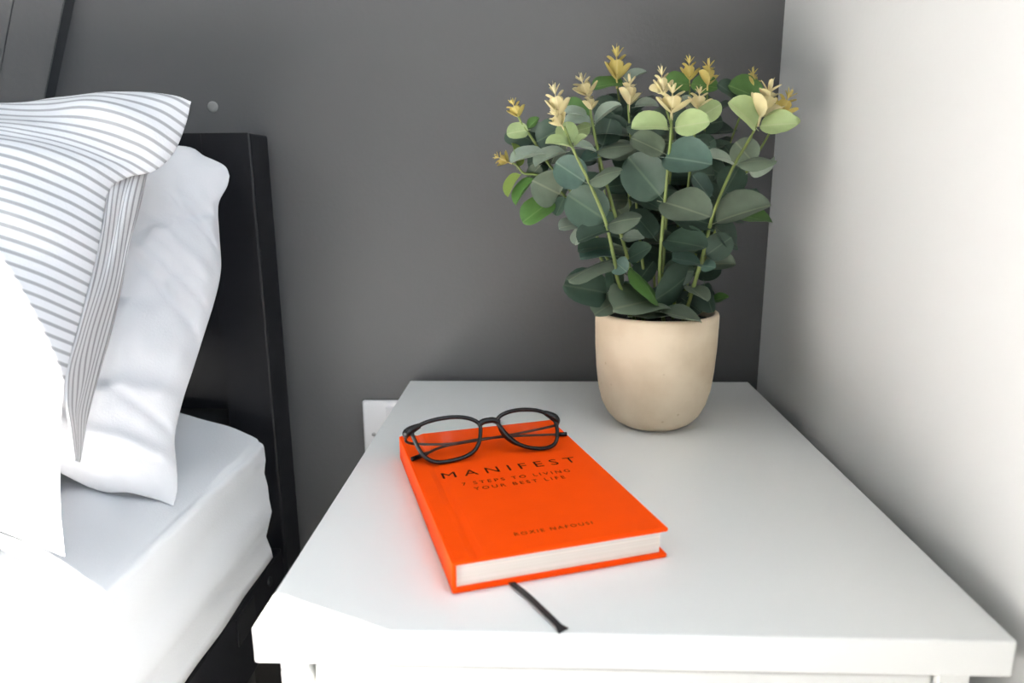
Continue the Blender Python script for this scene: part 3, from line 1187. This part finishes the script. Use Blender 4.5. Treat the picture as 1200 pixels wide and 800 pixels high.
# left front stem
s, pts = make_stem([(745, 378, -0.015), (726, 335, -0.035), (719, 300, -0.042), (709, 258, -0.045), (690, 213, -0.045), (673, 178, -0.045), (661, 148, -0.045)])
leaves(s, [
    (671, 173, 640, 165, 10, -0.045, -0.052, 'light', 2, 1),
    (672, 173, 687, 158, 6, -0.045, -0.050, 'light', 2, 1),
    (664, 172, 664, 142, 26, -0.043, -0.035, 'light', 0, 1),
    (687, 214, 651, 190, 38, -0.039, -0.036, 'teal', 0, 1),
    (689, 213, 724, 194, 15, -0.045, -0.060, 'mid', 3, 1),
    (712, 259, 665, 228, 50, -0.040, -0.036, 'dark', 0, 1),
    (710, 264, 747, 250, 20, -0.043, -0.060, 'mid', 3, 1),
    (715, 268, 677, 280, 20, -0.042, -0.055, 'dark', 1, 1),
    (719, 305, 665, 318, 13, -0.040, -0.060, 'mid', 3, 1),
    (714, 344, 662, 333, 46, -0.030, -0.050, 'dark', 0, 1),
    (720, 343, 716, 306, 24, -0.034, -0.036, 'dark', 0, 1),
    (728, 350, 697, 366, 32, -0.028, -0.058, 'mid', 0, 1),
    (776, 351, 720, 358, 42, -0.020, -0.065, 'mid', 0, 1),
    (738, 371, 787, 368, 15, -0.045, -0.046, 'mid', 0, 1),
    (720, 306, 734, 318, 24, -0.038, -0.045, 'teal', 1, 1)])
place_sprig(s, pu(660, 150, -0.045), pu(645, 128, -0.052), 2, 'bud', 0.9)
place_sprig(s, pu(657, 140, -0.045), pu(647, 96, -0.045), 1, 'bud', 0.75)

# second left stem
s, pts = make_stem([(755, 378, -0.005), (742, 330, -0.018), (732, 290, -0.025), (716, 235, -0.026), (704, 190, -0.026), (695, 148, -0.026), (689, 112, -0.024)])
leaves(s, [
    (695, 147, 661, 141, 13, -0.026, -0.032, 'pale', 2, 1),
    (696, 147, 726, 120, 9, -0.026, -0.034, 'pale', 2, 1),
    (694, 148, 668, 156, 17, -0.024, -0.030, 'light', 0, -1),
    (689, 138, 659, 130, 9, -0.020, -0.022, 'pale', 2, 1),
    (696, 178, 743, 163, 14, -0.028, -0.036, 'mid', 3, 1),
    (698, 178, 674, 169, 6, -0.026, -0.036, 'pale', 2, 1),
    (714, 181, 682, 187, 12, -0.022, -0.030, 'teal', 1, 1),
    (711, 184, 746, 172, 22, -0.018, -0.020, 'mid', 0, 1),
    (706, 172, 716, 138, 34, -0.016, -0.006, 'dark', 0, 1),
    (722, 262, 686, 256, 26, -0.020, -0.010, 'dark', 0, 1),
    (727, 279, 755, 278, 13, -0.028, -0.036, 'pale', 0, 1),
    (734, 305, 763, 288, 20, -0.024, -0.032, 'dark', 0, 1),
    (738, 312, 779, 351, 11, -0.030, -0.055, 'vivid', 3, 1),
    (722, 288, 677, 291, 17, -0.026, -0.030, 'dark', 0, 1),
    (722, 300, 680, 300, 12, -0.028, -0.040, 'teal', 0, 1),
    (745, 335, 765, 305, 26, -0.010, 0.0, 'dark', 0, 1)])
place_sprig(s, pu(690, 116, -0.024), pu(678, 86, -0.028), 3, 'bud', 1.05)
place_sprig(s, pu(693, 132, -0.025), pu(689, 106, -0.026), 2, 'bud', 0.9)

# right front stem
s, pts = make_stem([(800, 378, -0.010), (816, 325, -0.028), (826, 290, -0.034), (836, 250, -0.038), (858, 198, -0.038), (880, 160, -0.036), (890, 138, -0.036)])
leaves(s, [
    (887, 151, 857, 118, 24, -0.036, -0.046, 'light', 2, 1),
    (888, 148, 935, 143, 25, -0.036, -0.050, 'light', 0, 1),
    (859, 193, 829, 181, 8, -0.038, -0.046, 'pale', 2, 1),
    (861, 193, 909, 181, 14, -0.038, -0.048, 'mid', 3, 1),
    (884, 192, 862, 166, 34, -0.030, -0.024, 'mid', 0, 1),
    (876, 203, 909, 186, 9, -0.030, -0.034, 'pale', 2, -1),
    (848, 227, 866, 196, 34, -0.030, -0.020, 'dark', 0, 1),
    (836, 262, 902, 236, 33, -0.036, -0.052, 'mid', 2, 1),
    (834, 264, 866, 288, 24, -0.034, -0.024, 'dark', 0, 1),
    (826, 300, 857, 278, 32, -0.034, -0.040, 'dark', 0, 1),
    (822, 310, 789, 301, 17, -0.034, -0.052, 'teal', 0, 1),
    (822, 311, 838, 313, 15, -0.034, -0.046, 'teal', 0, 1),
    (812, 316, 778, 354, 30, -0.018, -0.048, 'dark', 3, -1),
    (804, 334, 829, 351, 15, -0.022, -0.044, 'mid', 0, 1),
    (825, 330, 833, 366, 24, -0.018, -0.030, 'dark', 1, -1),
    (800, 350, 822, 366, 22, 0.0, -0.010, 'dark', 0, 1),
    (812, 352, 836, 340, 20, 0.010, 0.012, 'dark', 0, 1),
    (790, 360, 812, 345, 22, 0.010, 0.016, 'dark', 0, 1),
    (832, 353, 854, 347, 10, -0.005, -0.010, 'vivid', 0, 1),
    (770, 365, 823, 375, 15, -0.046, -0.054, 'mid', 0, 1),
    (832, 233, 813, 205, 20, -0.030, -0.036, 'teal', 0, 1),
    (842, 250, 870, 258, 14, -0.026, -0.015, 'dark', 0, 1)])
place_sprig(s, pu(889, 143, -0.036), pu(906, 92, -0.040), 2, 'bud', 1.0)

# far left drooping stem
s, pts = make_stem([(742, 378, 0.0), (712, 320, -0.004), (690, 270, -0.008), (660, 228, -0.012), (632, 206, -0.014), (614, 203, -0.014), (606, 194, -0.014), (598, 190, -0.014)], 0.0017, 0.0009)
leaves(s, [
    (606, 197, 602, 167, 11, -0.014, -0.012, 'olive', 2, 1),
    (611, 203, 593, 229, 12, -0.014, -0.018, 'olive', 2, 1),
    (628, 209, 602, 238, 12, -0.016, -0.020, 'vivid', 2, 1),
    (657, 228, 625, 212, 44, -0.020, -0.034, 'mid', 1, 1),
    (650, 233, 612, 259, 30, -0.014, -0.022, 'vivid', 0, 1),
    (662, 230, 651, 252, 16, -0.016, -0.022, 'dark', 0, 1),
    (684, 262, 655, 266, 16, -0.020, -0.030, 'pale', 0, 1),
    (686, 263, 673, 286, 15, -0.022, -0.030, 'pale', 0, 1),
    (641, 181, 598, 187, 11, -0.018, -0.028, 'pale', 2, 1),
    (665, 178, 626, 191, 12, -0.022, -0.034, 'pale', 2, 1),
    (634, 193, 619, 209, 17, -0.010, -0.010, 'mid', 0, 1)])
place_sprig(s, pu(598, 191, -0.014), pu(578, 182, -0.014), 3, 'bud2', 1.0)

# upper left stem
s, pts = make_stem([(748, 378, 0.008), (715, 310, 0.004), (680, 240, 0.0), (645, 195, -0.004), (624, 163, -0.006), (612, 146, -0.006), (606, 132, -0.006)], 0.0017, 0.0009)
leaves(s, [
    (620, 152, 594, 156, 19, -0.006, -0.012, 'light', 0, 1),
    (618, 151, 631, 137, 10, -0.006, -0.006, 'vivid', 0, 1),
    (650, 172, 618, 152, 34, 0.0, 0.006, 'dark', 0, 1),
    (645, 188, 618, 192, 30, 0.004, 0.004, 'dark', 0, 1),
    (668, 222, 640, 205, 30, -0.002, 0.0, 'dark', 0, 1)])
place_sprig(s, pu(609, 140, -0.006), pu(598, 115, -0.006), 1, 'bud2', 0.95)
fill(s, pts, 3, 0.35, 0.7, ['dark', 'dark', 'mid'])

# back left stem with the tallest tip
s, pts = make_stem([(758, 378, 0.016), (748, 310, 0.018), (736, 220, 0.016), (728, 140, 0.012), (723, 98, 0.012)], 0.0017, 0.0009)
leaves(s, [
    (732, 97, 694, 101, 14, 0.012, 0.006, 'vivid', 0, 1),
    (730, 100, 757, 82, 9, 0.010, 0.006, 'pale', 2, 1),
    (728, 140, 697, 118, 30, 0.008, 0.006, 'dark', 0, 1),
    (690, 140, 662, 118, 20, 0.006, 0.006, 'vivid', 0, 1),
    (728, 150, 752, 128, 30, 0.010, 0.014, 'dark', 0, 1)])
place_sprig(s, pu(723, 99, 0.012), pu(722, 52, 0.012), 1, 'bud2', 0.75)
fill(s, pts, 6, 0.25, 0.82, ['dark', 'dark', 'mid'])

# stem behind the second left
s, pts = make_stem([(762, 378, 0.004), (752, 300, -0.002), (744, 220, -0.006), (738, 150, -0.010), (736, 122, -0.010)], 0.0017, 0.0009)
leaves(s, [
    (738, 138, 764, 110, 12, 0.010, 0.018, 'dark', 0, 1),
    (742, 126, 772, 122, 8, -0.006, -0.010, 'pale', 2, 1),
    (738, 160, 702, 146, 34, -0.006, 0.002, 'dark', 0, 1),
    (740, 170, 768, 155, 26, -0.004, 0.004, 'dark', 0, 1),
    (744, 215, 712, 218, 22, -0.008, -0.018, 'dark', 0, 1),
    (745, 205, 722, 176, 28, -0.004, 0.0, 'dark', 0, 1)])
place_sprig(s, pu(737, 128, -0.010), pu(738, 86, -0.010), 2, 'bud', 0.8)
fill(s, pts, 5, 0.25, 0.8, ['dark', 'dark', 'mid'])

# thin upright shoot behind the centre
s, pts = make_stem([(776, 378, 0.010), (778, 300, 0.006), (784, 220, 0.0), (788, 160, -0.010), (780, 125, -0.014), (777, 108, -0.014)], 0.0015, 0.0008)
leaves(s, [(776, 108, 761, 102, 9, -0.014, -0.016, 'bud', 0, 1)])
place_sprig(s, pu(778, 115, -0.014), pu(774, 76, -0.014), 3, 'bud', 0.65)
fill(s, pts, 5, 0.2, 0.75, ['dark', 'dark', 'mid'])

# back centre stem
s, pts = make_stem([(780, 378, 0.022), (790, 300, 0.024), (802, 200, 0.022), (808, 130, 0.016), (808, 98, 0.014)], 0.0016, 0.0008)
leaves(s, [
    (810, 100, 780, 94, 20, 0.014, 0.006, 'vivid', 0, 1),
    (808, 98, 842, 102, 20, 0.012, 0.004, 'vivid', 0, 1)])
place_sprig(s, pu(808, 98, 0.014), pu(807, 64, 0.014), 3, 'bud2', 0.75)
fill(s, pts, 6, 0.25, 0.85, ['dark', 'dark', 'mid'])

s, pts = make_stem([(786, 378, 0.016), (800, 300, 0.014), (816, 210, 0.010), (826, 150, 0.006), (829, 105, 0.004)], 0.0016, 0.0008)
leaves(s, [
    (824, 150, 796, 168, 22, 0.0, -0.012, 'dark', 0, 1),
    (806, 182, 838, 163, 28, -0.012, -0.016, 'dark', 0, 1)])
place_sprig(s, pu(829, 104, 0.004), pu(831, 68, 0.004), 2, 'bud2', 0.85)
fill(s, pts, 5, 0.25, 0.8, ['dark', 'dark', 'mid'])

# short light shoot right of the centre
s, pts = make_stem([(788, 378, 0.0), (796, 300, -0.008), (806, 220, -0.018), (813, 165, -0.026), (817, 136, -0.028)], 0.0016, 0.0009)
leaves(s, [
    (817, 139, 845, 122, 24, -0.028, -0.034, 'light', 0, 1),
    (815, 135, 800, 112, 14, -0.026, -0.022, 'pale', 0, 1),
    (812, 172, 832, 172, 20, -0.026, -0.030, 'dark', 0, 1),
    (808, 205, 838, 205, 26, -0.020, -0.014, 'dark', 0, 1),
    (803, 240, 840, 232, 26, -0.014, -0.006, 'dark', 0, 1)])
place_sprig(s, pu(818, 132, -0.028), pu(820, 100, -0.028), 1, 'bud', 1.0)

# right back stems
s, pts = make_stem([(792, 378, 0.018), (812, 310, 0.020), (838, 220, 0.020), (862, 150, 0.016), (880, 108, 0.012)], 0.0016, 0.0008)
leaves(s, [
    (893, 118, 856, 98, 25, 0.010, 0.0, 'vivid', 1, 1),
    (868, 118, 842, 97, 16, 0.004, 0.0, 'dark', 0, 1),
    (858, 212, 836, 164, 20, 0.004, 0.004, 'dark', 2, 1),
    (838, 126, 860, 122, 7, 0.012, 0.006, 'dark', 0, 1),
    (846, 205, 822, 190, 28, 0.010, 0.008, 'dark', 0, 1)])
place_sprig(s, pu(881, 108, 0.012), pu(883, 78, 0.012), 2, 'bud2', 0.8)
fill(s, pts, 4, 0.2, 0.55, ['dark', 'dark', 'mid'])

s, pts = make_stem([(795, 378, 0.008), (822, 310, 0.008), (852, 240, 0.006), (882, 190, 0.0), (904, 152, -0.006), (914, 132, -0.006)], 0.0016, 0.0008)
leaves(s, [
    (904, 152, 938, 140, 18, -0.006, -0.014, 'light', 0, 1),
    (850, 250, 906, 258, 18, 0.004, -0.006, 'vivid', 0, 1),
    (876, 205, 850, 170, 20, 0.004, 0.006, 'dark', 0, 1)])
place_sprig(s, pu(912, 140, -0.006), pu(928, 103, -0.008), 1, 'bud2', 0.85)
fill(s, pts, 3, 0.15, 0.45, ['dark', 'dark', 'mid'])

# leafy undergrowth around the soil
s, pts = make_stem([(765, 378, 0.020), (745, 330, 0.030), (722, 270, 0.036), (705, 210, 0.036), (700, 170, 0.034)], 0.0015, 0.0008)
fill(s, pts, 7, 0.1, 0.95, ['dark'])
s, pts = make_stem([(785, 378, 0.026), (800, 330, 0.034), (820, 270, 0.040), (840, 210, 0.042)], 0.0015, 0.0008)
fill(s, pts, 6, 0.1, 0.95, ['dark'])
s, pts = make_stem([(770, 378, 0.030), (765, 300, 0.042), (762, 220, 0.046), (764, 160, 0.044)], 0.0015, 0.0008)
fill(s, pts, 7, 0.1, 0.95, ['dark'])

# ------------------------------------------------------------------ wall socket and filler spot
ws = empty('wall_socket', (-0.387, 0.0, 0.4815))
tag(ws, 'white double wall socket on the grey wall behind the table', 'socket')
box('faceplate', -0.073, 0.073, -0.0075, -0.0002, -0.043, 0.043, M['plastic_white'], ws, 0.0032, 4, True)
for sx in (-0.060, 0.060):
    b = bmesh.new()
    bmesh.ops.create_cone(b, cap_ends=True, segments=20, radius1=0.0028, radius2=0.0024, depth=0.0008, matrix=Matrix.Translation((sx, -0.0079, 0.0)) @ Matrix.Rotation(math.pi / 2, 4, 'X'))
    sc = bm_obj('screw', b, M['steel'], ws)
    box('screw_slot', sx - 0.002, sx + 0.002, -0.0087, -0.0082, -0.0004, 0.0004, M['dark_hole'], sc)
for cx in (-0.036, 0.036):
    box('rocker_switch', cx - 0.007, cx + 0.007, -0.0098, -0.0070, 0.019, 0.036, M['plastic_white'], ws, 0.001)
    for (hx, hz_, w, h) in ((0, 0.006, 0.002, 0.004), (-0.011, -0.012, 0.0035, 0.002), (0.011, -0.012, 0.0035, 0.002)):
        box('pin_hole', cx + hx - w, cx + hx + w, -0.0078, -0.0070, hz_ - h, hz_ + h, M['dark_hole'], ws)

spot = on(249, 125, 1, -0.001)
b = bmesh.new()
lathe_bm([(0.0060, 0.0), (0.0058, 0.0008), (0.0045, 0.0016), (0.0025, 0.0021), (0.0, 0.0023)], 24, bm=b)
o = bm_obj('wall_plug', b, mat('plug_grey_white', (0.24, 0.24, 0.235), 0.7), None, True)
o.location = (spot.x, 0.0, spot.z)
o.rotation_euler = (math.pi / 2, 0, 0)
tag(o, 'small round pale plug in the grey wall above the headboard', 'wall plug')
